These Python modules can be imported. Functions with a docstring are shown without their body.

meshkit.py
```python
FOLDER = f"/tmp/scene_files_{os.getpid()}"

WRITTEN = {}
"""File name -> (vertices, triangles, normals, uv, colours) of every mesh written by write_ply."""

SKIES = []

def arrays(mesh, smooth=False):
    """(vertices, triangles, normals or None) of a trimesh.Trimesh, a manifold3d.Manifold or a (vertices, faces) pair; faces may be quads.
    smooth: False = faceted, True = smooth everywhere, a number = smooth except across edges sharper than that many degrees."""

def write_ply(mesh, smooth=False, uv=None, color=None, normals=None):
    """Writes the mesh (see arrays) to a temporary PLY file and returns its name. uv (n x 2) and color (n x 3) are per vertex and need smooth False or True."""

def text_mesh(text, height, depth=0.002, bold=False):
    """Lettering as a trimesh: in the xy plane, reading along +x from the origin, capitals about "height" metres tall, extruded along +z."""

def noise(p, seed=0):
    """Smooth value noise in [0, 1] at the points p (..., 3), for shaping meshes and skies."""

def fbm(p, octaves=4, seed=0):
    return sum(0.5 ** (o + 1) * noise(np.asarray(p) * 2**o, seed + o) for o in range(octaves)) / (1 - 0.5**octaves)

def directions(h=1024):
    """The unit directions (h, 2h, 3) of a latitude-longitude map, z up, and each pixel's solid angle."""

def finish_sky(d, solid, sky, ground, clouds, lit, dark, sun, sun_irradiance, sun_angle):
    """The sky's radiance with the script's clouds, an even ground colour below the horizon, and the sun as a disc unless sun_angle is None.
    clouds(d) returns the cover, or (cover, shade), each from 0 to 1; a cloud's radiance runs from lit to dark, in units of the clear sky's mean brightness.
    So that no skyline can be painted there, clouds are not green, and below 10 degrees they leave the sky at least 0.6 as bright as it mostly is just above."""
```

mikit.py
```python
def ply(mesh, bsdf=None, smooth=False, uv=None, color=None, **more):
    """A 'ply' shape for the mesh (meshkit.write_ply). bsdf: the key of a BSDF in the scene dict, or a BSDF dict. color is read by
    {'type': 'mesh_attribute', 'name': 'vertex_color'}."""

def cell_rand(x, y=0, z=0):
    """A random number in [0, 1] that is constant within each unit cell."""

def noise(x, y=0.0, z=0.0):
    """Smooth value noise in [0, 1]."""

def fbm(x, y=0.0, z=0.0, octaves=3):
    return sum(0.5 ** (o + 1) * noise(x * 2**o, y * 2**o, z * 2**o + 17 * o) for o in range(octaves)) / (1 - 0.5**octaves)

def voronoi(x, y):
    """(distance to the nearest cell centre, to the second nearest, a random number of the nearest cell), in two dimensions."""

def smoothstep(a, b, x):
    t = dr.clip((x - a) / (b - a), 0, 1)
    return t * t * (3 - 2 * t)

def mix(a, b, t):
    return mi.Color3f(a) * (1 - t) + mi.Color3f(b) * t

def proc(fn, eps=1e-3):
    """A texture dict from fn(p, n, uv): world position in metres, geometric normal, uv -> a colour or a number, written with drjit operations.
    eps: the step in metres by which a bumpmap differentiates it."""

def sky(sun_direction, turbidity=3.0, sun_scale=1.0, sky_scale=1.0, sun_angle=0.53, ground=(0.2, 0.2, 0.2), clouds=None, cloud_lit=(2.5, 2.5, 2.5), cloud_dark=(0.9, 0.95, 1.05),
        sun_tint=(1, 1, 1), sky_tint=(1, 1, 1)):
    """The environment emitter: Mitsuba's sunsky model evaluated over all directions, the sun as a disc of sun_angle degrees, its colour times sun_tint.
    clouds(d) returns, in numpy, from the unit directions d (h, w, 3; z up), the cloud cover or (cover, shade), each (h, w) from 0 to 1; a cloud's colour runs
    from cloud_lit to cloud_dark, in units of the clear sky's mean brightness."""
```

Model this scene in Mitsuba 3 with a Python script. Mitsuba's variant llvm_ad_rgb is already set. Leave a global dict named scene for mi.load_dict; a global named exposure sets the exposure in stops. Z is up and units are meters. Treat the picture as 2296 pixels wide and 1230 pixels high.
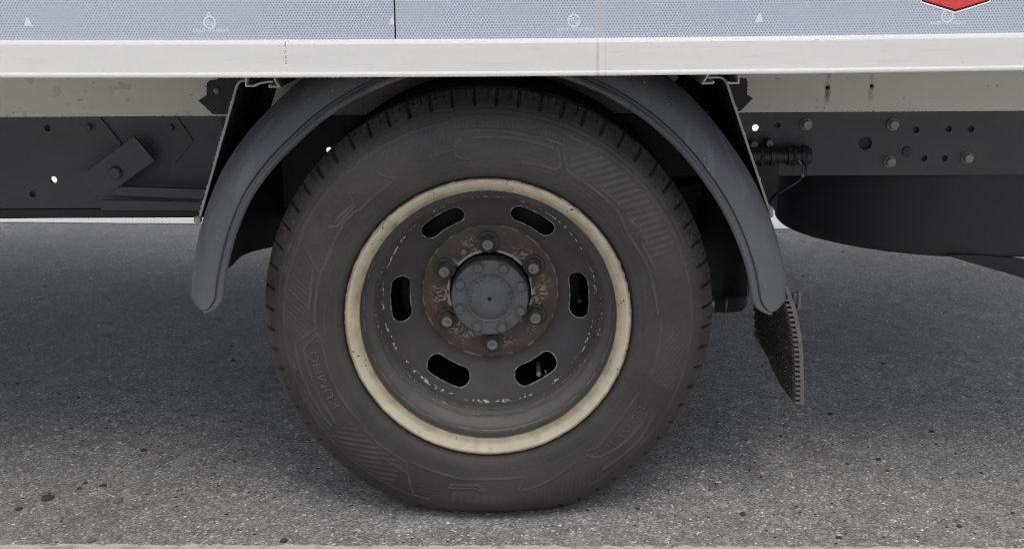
import math, random
import numpy as np, trimesh, drjit as dr, mitsuba as mi, mikit, meshkit
import manifold3d as m3
from shapely.geometry import Polygon, LineString, Point
from mikit import noise, fbm, voronoi, cell_rand, smoothstep, mix

T = mi.ScalarTransform4f
# ---------------------------------------------------------------- camera, sky, exposure
EYE = [0.0511, -1.847, 0.8709]
FWD, UP = [-0.0071, 0.9690, -0.2471], [0.0053, 0.2472, 0.9690]
scene = {
    'camera': {'type': 'perspective', 'fov': 44.43, 'fov_axis': 'x', 'near_clip': 0.05, 'far_clip': 2000.0,
               'to_world': T().look_at(origin=EYE, target=[EYE[i] + FWD[i] for i in range(3)], up=UP)},
    'sky': mikit.sky([0.1, -0.45, 0.9], turbidity=4, sun_scale=0.12, sun_angle=24,
                     clouds=lambda d: (np.ones(d.shape[:2]), 1.0 - np.clip(d[..., 2], 0, 1)),
                     cloud_lit=(2.28, 2.38, 2.58), cloud_dark=(0.93, 0.98, 1.09)),
}
exposure = 2.25
labels = {}
ZC = 0.3274                       # height of the wheel centre
rng = np.random.default_rng(7)


# ---------------------------------------------------------------- helpers
def add(key, mesh, mat, smooth=False, **lab):
    k, n = key, 0
    while k in scene:
        n += 1
        k = '%s_%03d' % (key, n)
    scene[k] = mikit.ply(mesh, mat, smooth)
    if lab:
        labels[k] = lab
    return k


def swap(m):
    """x, y of a flat drawing become x, z; the extrusion runs along y"""
    return trimesh.Trimesh(np.asarray(m.vertices)[:, [0, 2, 1]], np.asarray(m.faces)[:, ::-1], process=False)


def prism_xz(poly, y0, y1):
    p = poly if hasattr(poly, 'exterior') else Polygon(poly)
    m = swap(trimesh.creation.extrude_polygon(p, y1 - y0, engine='earcut'))
    m.apply_translation([0, y0, 0])
    return m


def prism_xy(poly, z0, z1):
    p = poly if hasattr(poly, 'exterior') else Polygon(poly)
    m = trimesh.creation.extrude_polygon(p, z1 - z0, engine='earcut')
    m.apply_translation([0, 0, z0])
    return m


def box(x0, x1, y0, y1, z0, z1, r=0.0):
    if r <= 0:
        m = trimesh.creation.box([x1 - x0, y1 - y0, z1 - z0])
        m.apply_translation([(x0 + x1) / 2, (y0 + y1) / 2, (z0 + z1) / 2])
        return m
    pts = [[x, y, z] for a, b in ((x0, x1),) for x in (a + r, b - r) for y in (y0 + r, y1 - r) for z in (z0 + r, z1 - r)]
    out = []
    for p in pts:
        for a in range(3):
            for s in (-1, 1):
                q = list(p)
                q[a] += s * r
                out.append(q)
    return trimesh.convex.convex_hull(np.array(out))


def grid_faces(n, m, wrap_n=False, wrap_m=False):
    i, j = np.meshgrid(np.arange(n if wrap_n else n - 1), np.arange(m if wrap_m else m - 1), indexing='ij')
    a, b = i * m + j, i * m + (j + 1) % m
    c, d = ((i + 1) % n) * m + (j + 1) % m, ((i + 1) % n) * m + j
    q = np.stack([a, b, c, d], -1).reshape(-1, 4)
    return np.vstack([q[:, [0, 1, 2]], q[:, [0, 2, 3]]])


def lathe(prof, n=96, cx=0.0, cz=ZC, closed=False):
    """profile of (radius, y) turned about an axis along y"""
    p = np.asarray(prof, float)
    th = np.arange(n) * 2 * np.pi / n
    v = np.stack([cx + p[None, :, 0] * np.cos(th)[:, None], np.broadcast_to(p[None, :, 1], (n, len(p))), cz + p[None, :, 0] * np.sin(th)[:, None]], -1)
    m = trimesh.Trimesh(v.reshape(-1, 3), grid_faces(n, len(p), True, closed), process=False)
    if closed:
        m.merge_vertices()
        if m.volume < 0:
            m.invert()
    return m


def tube(pts, r, sides=10):
    p = np.asarray(pts, float)
    r = np.broadcast_to(r, (len(p),))
    t = np.gradient(p, axis=0)
    t /= np.linalg.norm(t, axis=1, keepdims=True)
    ref = np.where(np.abs(t[:, 2:]) < 0.9, [0, 0, 1.0], [1.0, 0, 0])
    a = np.cross(t, ref)
    a /= np.linalg.norm(a, axis=1, keepdims=True)
    b = np.cross(t, a)
    g = np.arange(sides) * 2 * np.pi / sides
    v = p[:, None] + r[:, None, None] * (np.cos(g)[None, :, None] * a[:, None] + np.sin(g)[None, :, None] * b[:, None])
    f = grid_faces(len(p), sides, False, True)
    v = np.vstack([v.reshape(-1, 3), p[:1], p[-1:]])
    k, e = np.arange(sides), len(v)
    f = np.vstack([f, np.stack([k, (k + 1) % sides, k * 0 + e - 2], 1), np.stack([(k + 1) % sides, k, k * 0 + e - 1], 1) + np.where(np.arange(3) < 2, (len(p) - 1) * sides, 0)])
    return trimesh.Trimesh(v, f, process=False)


def smooth_path(pts, n=40):
    from scipy.interpolate import CubicSpline
    p = np.asarray(pts, float)
    s = np.r_[0, np.cumsum(np.linalg.norm(np.diff(p, axis=0), axis=1))]
    return CubicSpline(s, p)(np.linspace(0, s[-1], n))


def cat(*ms):
    return trimesh.util.concatenate([m for m in ms])


def to_man(m):
    m = trimesh.Trimesh(m.vertices, m.faces, process=True)
    return m3.Manifold(m3.Mesh(np.asarray(m.vertices, np.float32), np.asarray(m.faces, np.uint32)))


def hex_head(cx, cz, y_front, y_back, af, rot=0.0, cham=0.0015):
    """hexagon bolt head whose chamfered top looks towards -y"""
    out = []
    for r, y in ((af / 2 * 0.93, y_front), (af / 3 ** .5, y_front + cham), (af / 3 ** .5, y_back)):
        for k in range(6):
            a = rot + k * math.pi / 3
            out.append([cx + r * math.cos(a), y, cz + r * math.sin(a)])
    return trimesh.convex.convex_hull(np.array(out))


def disc_y(cx, cz, r, y_front, y_back, n=24, cham=0.0):
    prof = [(0, y_front), (r - cham, y_front), (r, y_front + cham), (r, y_back), (0, y_back)] if cham else [(0, y_front), (r, y_front), (r, y_back), (0, y_back)]
    return lathe(prof, n, cx, cz)


def sag(x):
    """the old body sags a few millimetres between its ends"""
    u = np.clip((np.asarray(x) + 0.02) / 0.8, -1.6, 1.6)
    return 0.0038 * u * u


def extrude_x(prof_yz, xs, do_sag=True, closed=True):
    p = np.asarray(prof_yz, float)
    xs = np.asarray(xs, float)
    v = np.stack([np.broadcast_to(xs[:, None], (len(xs), len(p))), np.broadcast_to(p[None, :, 0], (len(xs), len(p))),
                  p[None, :, 1] + (sag(xs)[:, None] if do_sag else 0)], -1)
    return trimesh.Trimesh(v.reshape(-1, 3), grid_faces(len(xs), len(p), False, closed), process=False)


def with_sag(m, more=60):
    m.vertices[:, 2] += sag(m.vertices[:, 0])
    return m


# ---------------------------------------------------------------- materials
def rr(p):
    return dr.sqrt(p.x * p.x + dr.square(p.z - ZC))


def ang(p):
    return dr.atan2(p.z - ZC, p.x)


def mat(key, color, rough=0.5, spec=0.5, metal=0.0, bump=None, bscale=1.0, eps=4e-4, **kw):
    c = mikit.proc(color) if callable(color) else {'type': 'rgb', 'value': list(color)}
    b = {'type': 'principled', 'base_color': c, 'roughness': mikit.proc(rough) if callable(rough) else rough, 'specular': spec, 'metallic': metal, **kw}
    if bump is not None:
        b = {'type': 'bumpmap', 'arbitrary': mikit.proc(bump, eps), 'scale': bscale, 'bsdf': b}
    scene[key] = {'type': 'twosided', 'bsdf': b}


def asphalt_parts(p):
    wx, wy = p.x + 0.004 * noise(p.x * 160, p.y * 160, 1.5), p.y + 0.004 * noise(p.x * 160, p.y * 160, 7.5)
    d1, d2, w = voronoi(wx / 0.0043, wy / 0.0043)
    e1, e2, u = voronoi(wx / 0.0110 + 31.7, wy / 0.0110 + 5.1)
    return d1, w, e1, u


def asphalt_c(p, n, uv):
    d1, w, e1, u = asphalt_parts(p)
    big = fbm(p.x * 2.2, p.y * 2.2, 0, 4)
    mid = fbm(p.x * 45, p.y * 45, 3.0, 3)
    fine = noise(p.x * 1100, p.y * 1100)
    stone = mix((0.105, 0.102, 0.102), (0.225, 0.220, 0.217), w)
    stone = mix(stone, (0.40, 0.39, 0.37), smoothstep(0.955, 0.975, w))
    c = mix(stone, (0.095, 0.092, 0.091), smoothstep(0.30, 0.75, d1))
    c = mix(c, mix((0.14, 0.137, 0.137), (0.25, 0.243, 0.237), cell_rand(u * 997)), smoothstep(0.42, 0.26, e1) * smoothstep(0.55, 0.6, u) * 0.8)
    c = mix(c, (0.024, 0.024, 0.025), smoothstep(0.30, 0.18, e1) * smoothstep(0.030, 0.026, u))
    c = mix(c, (0.52, 0.51, 0.49), smoothstep(0.26, 0.16, e1) * smoothstep(0.984, 0.987, u))
    return c * (0.76 + 0.40 * big) * (0.70 + 0.60 * mid) * (0.76 + 0.48 * fine) * mi.Color3f(1.86, 1.84, 1.855)


def asphalt_h(p, n, uv):
    d1, w, e1, u = asphalt_parts(p)
    return (0.0006 * (1 - smoothstep(0.05, 0.75, d1)) * (0.4 + 0.6 * w) + 0.0008 * smoothstep(0.45, 0.15, e1) * smoothstep(0.55, 0.6, u)
            + 0.0004 * noise(p.x * 500, p.y * 500) - 0.0014 * smoothstep(0.30, 0.15, e1) * smoothstep(0.030, 0.026, u))


mat('asphalt', asphalt_c, 0.72, 0.40, bump=asphalt_h, bscale=1.0, eps=5e-4)
mat('concrete', lambda p, n, uv: mix((0.78, 0.78, 0.77), (0.84, 0.84, 0.83), fbm(p.x * 6, p.y * 6, 0, 4)), 0.85)
mat('line_paint', lambda p, n, uv: mix((0.56, 0.545, 0.505), (0.38, 0.365, 0.335), smoothstep(0.45, 0.75, fbm(p.x * 55, p.y * 55, 0, 4))), 0.75,
    bump=lambda p, n, uv: 0.0008 * noise(p.x * 260, p.y * 260), eps=5e-4)


scene['tyre_rubber'] = {'type': 'twosided', 'bsdf': {'type': 'principled', 'base_color': {'type': 'mesh_attribute', 'name': 'vertex_color'}, 'roughness': 0.62, 'specular': 0.4}}
mat('letter_rubber', lambda p, n, uv: mix((0.060, 0.058, 0.058), (0.092, 0.089, 0.088), noise(p.x * 90, p.y * 90, p.z * 90)), 0.6, 0.4)
mat('old_rubber', (0.052, 0.052, 0.058), 0.7, 0.3)


def rim_c(p, n, uv):
    """cream paint on the flange, brake dust burnt over everything deeper in the barrel"""
    r, a = rr(p), ang(p)
    f = fbm(p.x * 40, p.y * 40, p.z * 40, 4)
    turn = ang(p)
    cream = mix((0.585, 0.54, 0.42), (0.49, 0.445, 0.335), f)
    stain = smoothstep(0.2140, 0.2188, r) * 0.85 + smoothstep(0.0060, 0.0135, p.y) * 0.70 + 0.22 * smoothstep(0.50, 0.75, fbm(turn * 9, r * 60, 2.0, 3))
    cream = mix(cream, (0.215, 0.170, 0.115), dr.clip(stain * (0.35 + 1.1 * fbm(p.x * 55, p.y * 30, p.z * 55, 3)), 0, 0.85))
    cream = mix(cream, (0.30, 0.24, 0.16), smoothstep(0.62, 0.80, fbm(p.x * 90, p.y * 90, p.z * 90, 3)) * 0.3)
    chip = smoothstep(0.83, 0.87, noise(p.x * 230, p.y * 230, p.z * 230)) * smoothstep(0.50, 0.66, noise(p.x * 22, p.y * 22, p.z * 22))
    cream = mix(cream, (0.055, 0.035, 0.026), chip)
    edge = smoothstep(0.2188, 0.2200, r + 0.0014 * (noise(p.x * 90, p.y * 40, p.z * 90) - 0.5))
    cream = mix(cream, mix((0.09, 0.055, 0.045), (0.30, 0.28, 0.25), smoothstep(0.55, 0.75, noise(p.x * 120, p.y * 50, p.z * 120))), edge * 0.9)
    brown = (0.105, 0.078, 0.052)
    dark = mix((0.052, 0.045, 0.043), (0.085, 0.080, 0.082), fbm(p.x * 18, p.y * 30, p.z * 18, 3))
    flake = smoothstep(0.70, 0.76, noise(p.x * 260, p.y * 260, p.z * 260)) * smoothstep(0.5, 0.62, noise(p.x * 30 + 9, p.y * 200, p.z * 30)) * smoothstep(0.062, 0.07, p.y)
    dark = mix(dark, (0.34, 0.32, 0.30), flake * 0.8)
    barrel_pale = smoothstep(0.25, 0.95, -dr.sin(a)) * smoothstep(0.030, 0.045, p.y) * (0.4 + 0.6 * fbm(a * 14, p.y * 160, 0.0, 3))      # paler along the bottom of the barrel
    dark = mix(dark, (0.165, 0.160, 0.165), barrel_pale * 0.55)
    hump = smoothstep(0.0035, 0.001, dr.abs(p.y - 0.0425)) + smoothstep(0.004, 0.001, dr.abs(p.y - 0.071))
    dark = mix(dark, (0.30, 0.285, 0.275), hump * smoothstep(0.34, 0.58, noise(p.x * 55, 3.0, p.z * 55)) * 0.65)
    y = p.y + 0.0016 * (noise(p.x * 50, 0, p.z * 50) - 0.5)
    c = mix(cream, brown, smoothstep(0.0142, 0.0180, y))
    return mix(c, dark, smoothstep(0.0182, 0.0235, y))


mat('rim_paint', rim_c, lambda p, n, uv: 0.42 + 0.25 * fbm(p.x * 60, p.y * 60, p.z * 60, 2), 0.45,
    bump=lambda p, n, uv: 0.0003 * fbm(p.x * 220, p.y * 220, p.z * 220, 3), eps=4e-4)


def disc_c(p, n, uv):
    r = rr(p)
    d = fbm(p.x * 22, p.y * 22, p.z * 22, 4)
    c = mix((0.055, 0.052, 0.053), (0.088, 0.083, 0.086), d)
    turn = ang(p)
    worn = smoothstep(0.50, 0.64, noise(turn * 42, r * 500, 1.0)) * smoothstep(0.40, 0.55, noise(turn * 9 + 20, r * 300, 4.0))
    c = mix(c, (0.50, 0.48, 0.46), worn * smoothstep(0.1702, 0.1712, r) * smoothstep(0.1745, 0.1732, r))
    rust = mix((0.080, 0.053, 0.050), (0.118, 0.085, 0.078), fbm(p.x * 70, p.y * 70, p.z * 70, 4))
    a = ang(p)
    # bare flaking paint between the nuts
    flake = smoothstep(0.40, 0.66, noise(p.x * 300, p.y * 300, p.z * 300)) * smoothstep(0.40, 0.58, fbm(p.x * 46 + 1.7, 7.0, p.z * 46, 2)) * smoothstep(0.106, 0.086, r)
    side = smoothstep(0.55, 0.75, dr.abs(dr.cos(a))) * 0.75 + 0.4 * smoothstep(0.25, 0.6, dr.abs(dr.cos(2 * a)))
    rust = mix(rust, (0.42, 0.36, 0.28), flake * dr.clip(0.4 + side, 0, 1) * 0.8)
    ring = smoothstep(0.0016, 0.0006, dr.abs(r - 0.1128)) * smoothstep(0.42, 0.6, noise(p.x * 90, 1.0, p.z * 90))
    rust = mix(rust, (0.27, 0.24, 0.21), ring * 0.9)
    c = mix(c, (0.27, 0.24, 0.21), ring * 0.9)
    return mix(rust, c, smoothstep(0.108, 0.124, r + 0.008 * (noise(p.x * 60, 2.0, p.z * 60) - 0.5)))


mat('disc_steel', disc_c, lambda p, n, uv: 0.5 + 0.25 * fbm(p.x * 50, p.y * 50, p.z * 50, 2), 0.4,
    bump=lambda p, n, uv: 0.0004 * fbm(p.x * 240, p.y * 240, p.z * 240, 3), eps=4e-4)
mat('slot_lip', lambda p, n, uv: mix((0.13, 0.122, 0.12), (0.30, 0.285, 0.27), smoothstep(0.4, 0.65, noise(p.x * 150, p.y * 150, p.z * 150))), 0.45)
mat('bore_ring', lambda p, n, uv: mix((0.50, 0.475, 0.43), (0.07, 0.055, 0.05), dr.maximum(smoothstep(0.55, 0.7, noise(p.x * 110, p.y * 110, p.z * 110)), smoothstep(0.80, 0.90, dr.abs(dr.cos(3 * ang(p) - 4.71))))), 0.5)


def hub_c(p, n, uv):
    d = fbm(p.x * 60, p.y * 60, p.z * 60, 4)
    c = mix((0.078, 0.080, 0.083), (0.120, 0.123, 0.128), d)
    return mix(c, (0.030, 0.029, 0.029), smoothstep(0.62, 0.72, noise(p.x * 260, p.y * 260, p.z * 260)) * smoothstep(0.026, 0.031, rr(p)) * smoothstep(0.043, 0.038, rr(p)) * 0.6)


mat('hub_paint', hub_c, 0.5, 0.45, bump=lambda p, n, uv: 0.0004 * fbm(p.x * 200, p.y * 200, p.z * 200, 3), eps=4e-4)
mat('hub_dark', (0.022, 0.020, 0.020), 0.6, 0.3)
mat('nut_steel', lambda p, n, uv: mix((0.078, 0.066, 0.062), (0.135, 0.122, 0.117), fbm(p.x * 130, p.y * 130, p.z * 130, 3)), 0.45, 0.5, metal=0.25)
mat('stud_steel', lambda p, n, uv: mix((0.16, 0.15, 0.145), (0.24, 0.225, 0.215), fbm(p.x * 160, p.y * 160, p.z * 160, 3)), 0.42, 0.5, metal=0.3)
mat('galvanised', lambda p, n, uv: mix((0.20, 0.195, 0.175), (0.34, 0.33, 0.30), fbm(p.x * 140, p.y * 140, p.z * 140, 3)), 0.5, 0.5, metal=0.3)


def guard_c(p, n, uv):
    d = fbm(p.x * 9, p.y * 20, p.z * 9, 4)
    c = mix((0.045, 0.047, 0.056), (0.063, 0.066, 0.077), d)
    low_pale = smoothstep(0.66, 0.34, p.z + 0.10 * (fbm(p.x * 7, p.y * 7, p.z * 7, 3) - 0.5)) * smoothstep(0.08, 0.0, p.y)   # paler towards the lower ends of the outer face
    c = mix(c, (0.135, 0.138, 0.148), low_pale * 0.62)
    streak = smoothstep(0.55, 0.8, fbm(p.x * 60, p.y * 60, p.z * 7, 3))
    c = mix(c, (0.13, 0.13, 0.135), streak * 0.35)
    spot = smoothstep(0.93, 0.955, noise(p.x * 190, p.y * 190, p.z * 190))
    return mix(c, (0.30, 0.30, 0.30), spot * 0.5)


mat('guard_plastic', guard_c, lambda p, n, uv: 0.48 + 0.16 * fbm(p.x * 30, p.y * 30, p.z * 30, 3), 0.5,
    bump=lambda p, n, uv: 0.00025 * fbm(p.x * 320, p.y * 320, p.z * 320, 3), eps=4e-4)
mat('frame_paint', lambda p, n, uv: mix((0.062, 0.062, 0.069), (0.085, 0.085, 0.094), fbm(p.x * 11, p.y * 11, p.z * 16, 4)), 0.55, 0.4,
    bump=lambda p, n, uv: 0.0005 * fbm(p.x * 90, p.y * 90, p.z * 90, 3), eps=5e-4)
mat('black_paint', lambda p, n, uv: mix((0.028, 0.028, 0.031), (0.042, 0.041, 0.045), fbm(p.x * 20, p.y * 20, p.z * 20, 3)), 0.6, 0.35)
mat('black_plastic', (0.022, 0.022, 0.024), 0.45, 0.5)


def beam_c(p, n, uv):
    c = mix((0.74, 0.715, 0.645), (0.66, 0.63, 0.565), fbm(p.x * 4, p.y * 4, p.z * 6, 3))
    mould = smoothstep(0.50, 0.74, fbm(p.x * 62, 2.0, p.z * 70, 3)) * smoothstep(0.38, 0.62, noise(p.x * 19 + 2, 0, p.z * 24)) * smoothstep(0.2, -0.1, p.x)
    c = mix(c, (0.42, 0.395, 0.34), mould * 0.45)
    for hx, w in ((0.6201, 1.0), (0.7007, 0.45)):
        dx = dr.abs(p.x - hx + 0.003 * (noise(p.z * 60, hx * 50) - 0.5))
        dz = p.z - 0.629
        run = smoothstep(0.008, 0.001, dx) * smoothstep(0.028, 0.002, dr.abs(dz + 0.010)) + 0.55 * smoothstep(0.007, 0.001, dx) * smoothstep(0.0, 0.02, dz)
        c = mix(c, (0.13, 0.105, 0.085), dr.clip(run * w, 0, 1) * (0.5 + 0.5 * noise(p.x * 500, 3, p.z * 140)))
    speck = smoothstep(0.955, 0.975, noise(p.x * 130, 0, p.z * 130))
    return mix(c, (0.16, 0.14, 0.12), speck * 0.7)


mat('beam_paint', beam_c, 0.5, 0.4)


def rail_c(p, n, uv):
    c = mix((0.755, 0.755, 0.745), (0.70, 0.698, 0.685), fbm(p.x * 3, 0, p.z * 14, 3))
    z = p.z
    dash = smoothstep(0.0012, 0.0004, dr.abs(p.x + 0.2748 + 0.0006 * noise(z * 200))) * smoothstep(0.45, 0.6, noise(p.x * 30, 5, z * 260)) * smoothstep(0.712, 0.722, z)
    c = mix(c, (0.22, 0.21, 0.20), dash * 0.8)
    run = smoothstep(0.0028, 0.0016, dr.abs(p.x - 0.1597)) * 0.75 + smoothstep(0.0015, 0.0006, dr.abs(p.x - 0.1708)) * 0.4
    c = mix(c, (0.52, 0.515, 0.495), run * (0.55 + 0.45 * noise(p.x * 100, 8, z * 90)))
    grime = smoothstep(0.62, 0.8, fbm(p.x * 16, 1, z * 130, 3)) * 0.07
    speck = smoothstep(0.985, 0.992, noise(p.x * 150, 2, z * 150))
    return mix(mix(c, (0.40, 0.39, 0.37), grime), (0.2, 0.19, 0.18), speck * 0.6)


mat('rail_paint', rail_c, 0.38, 0.5)
mat('aluminium', lambda p, n, uv: mix((0.60, 0.61, 0.625), (0.52, 0.525, 0.54), fbm(p.x * 7, 0, p.z * 90, 3)), 0.45, 0.5)
mat('white_panel', (0.70, 0.71, 0.72), 0.4)


def film_c(p, n, uv):
    """retroreflective sheeting: printed honeycomb of darker dots, 4.1 mm apart"""
    px = 0.00412
    pz = px * 0.8660
    zz = p.z - sag_dr(p.x)
    row = dr.floor(zz / pz)
    odd = row - 2 * dr.floor(row / 2)
    dx = (p.x / px + 0.5 * odd) - dr.floor(p.x / px + 0.5 * odd) - 0.5
    dz = zz / pz - row - 0.5
    d = dr.sqrt(dx * dx * px * px + dz * dz * pz * pz) / px
    fade = 0.55 + 0.45 * fbm(p.x * 5, 0, p.z * 8, 2)
    wide = fbm(p.x * 2.2 + 5, 0, zz * 16, 3)
    base = mix((0.455, 0.505, 0.605), (0.515, 0.56, 0.645), wide)
    c = mix(base, (0.225, 0.258, 0.345), smoothstep(0.33, 0.16, d) * fade)
    splice = smoothstep(0.0085, 0.0075, dr.abs(p.x - 0.1630))
    return mix(c, (0.50, 0.515, 0.56), splice * 0.75)


def sag_dr(x):
    u = dr.clip((x + 0.02) / 0.8, -1.6, 1.6)
    return 0.0038 * u * u


mat('film', film_c, 0.35, 0.5)
mat('film_mark', (0.70, 0.735, 0.82), 0.4)
mat('sticker_white', (0.86, 0.86, 0.87), 0.4)
mat('sticker_black', (0.012, 0.011, 0.013), 0.4)
mat('sticker_red', (0.72, 0.052, 0.055), 0.4)
mat('rubber_flap', lambda p, n, uv: mix((0.040, 0.036, 0.035), (0.060, 0.055, 0.053), fbm(p.x * 60, p.y * 60, p.z * 60, 3)), 0.6, 0.4)
mat('stud_rubber', lambda p, n, uv: mix((0.042, 0.038, 0.037), (0.30, 0.28, 0.27), smoothstep(0.70, 0.84, noise(p.x * 420, p.y * 260, p.z * 420))), 0.5)  # pale flecks are painted glints on the stud tips
mat('flap_edge', lambda p, n, uv: mix((0.105, 0.10, 0.103), (0.14, 0.135, 0.135), fbm(p.x * 60, p.y * 60, p.z * 60, 3)), 0.6, 0.4)
mat('plate_edge', lambda p, n, uv: mix((0.23, 0.22, 0.225), (0.36, 0.345, 0.345), fbm(p.x * 80, p.y * 80, p.z * 80, 3)), 0.5)
mat('beam_alu', lambda p, n, uv: mix((0.42, 0.38, 0.375), (0.56, 0.52, 0.51), fbm(p.x * 60, p.y * 60, p.z * 60, 3)), 0.5)
mat('pipe_steel', (0.26, 0.255, 0.25), 0.28, 0.5, metal=0.6)
mat('stone', lambda p, n, uv: mix((0.035, 0.034, 0.035), (0.075, 0.073, 0.075), fbm(p.x * 200, p.y * 200, p.z * 200, 3)), 0.75)
mat('stone_pale', lambda p, n, uv: mix((0.40, 0.39, 0.37), (0.56, 0.55, 0.53), fbm(p.x * 200, p.y * 200, p.z * 200, 3)), 0.75)
mat('stone_grey', lambda p, n, uv: mix((0.12, 0.12, 0.125), (0.19, 0.19, 0.195), fbm(p.x * 200, p.y * 200, p.z * 200, 3)), 0.75)

# ---------------------------------------------------------------- the setting
S = dict(kind='structure')
add('road', ([[-300, -300, 0], [300, -300, 0], [300, 300, 0], [-300, 300, 0]], [[0, 1, 2], [0, 2, 3]]), 'asphalt', **S)
xs = np.linspace(-9, 9, 400)
edge = 2.215 - 0.0665 * xs + 0.006 * meshkit.fbm(np.stack([xs * 14, xs * 0, xs * 0], -1), 3)
edge = edge - .02
v = np.vstack([np.stack([xs, edge - .001, xs * 0 - 0.002], -1), np.stack([xs, edge, xs * 0 + 0.004], -1), np.stack([xs, xs * 0 + 60, xs * 0 + 0.004], -1)])
add('pavement', (v, grid_faces(3, len(xs))), 'concrete', **S)
# worn pavement edge just shows; unseen pale ground behind it added as bounce light
xs = np.linspace(-3, 3, 3000)
n3 = lambda f: np.stack([xs * f, xs * 0, xs * 0], -1)
e1 = -0.1055 - 0.015 * xs + 0.010 * (meshkit.fbm(n3(60), 4, seed=3) - 0.5) + 0.004 * (meshkit.noise(n3(260), seed=5) - 0.5)
xs, e1 = np.r_[-60, xs, 60], np.r_[.8, e1, -1.0]
v = np.vstack([np.stack([xs, xs * 0 - 80, xs * 0 + 0.004], -1), np.stack([xs, e1 - .012, xs * 0 + 0.004], -1), np.stack([xs, e1, xs * 0 + 0.003], -1), np.stack([xs, e1 + 0.002, xs * 0 - 0.002], -1)])
add('bounce_pavement', (v, grid_faces(4, len(xs))), 'line_paint', **S)

# ---------------------------------------------------------------- the truck
K = 'box_truck__'
labels['box_truck'] = {'label': 'white box truck seen close at its dished rear wheel, grey mudguard and side rail', 'category': 'truck'}
XS = np.r_[-3.2, -2.4, np.linspace(-1.8, 1.4, 65), 1.75]

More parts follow.
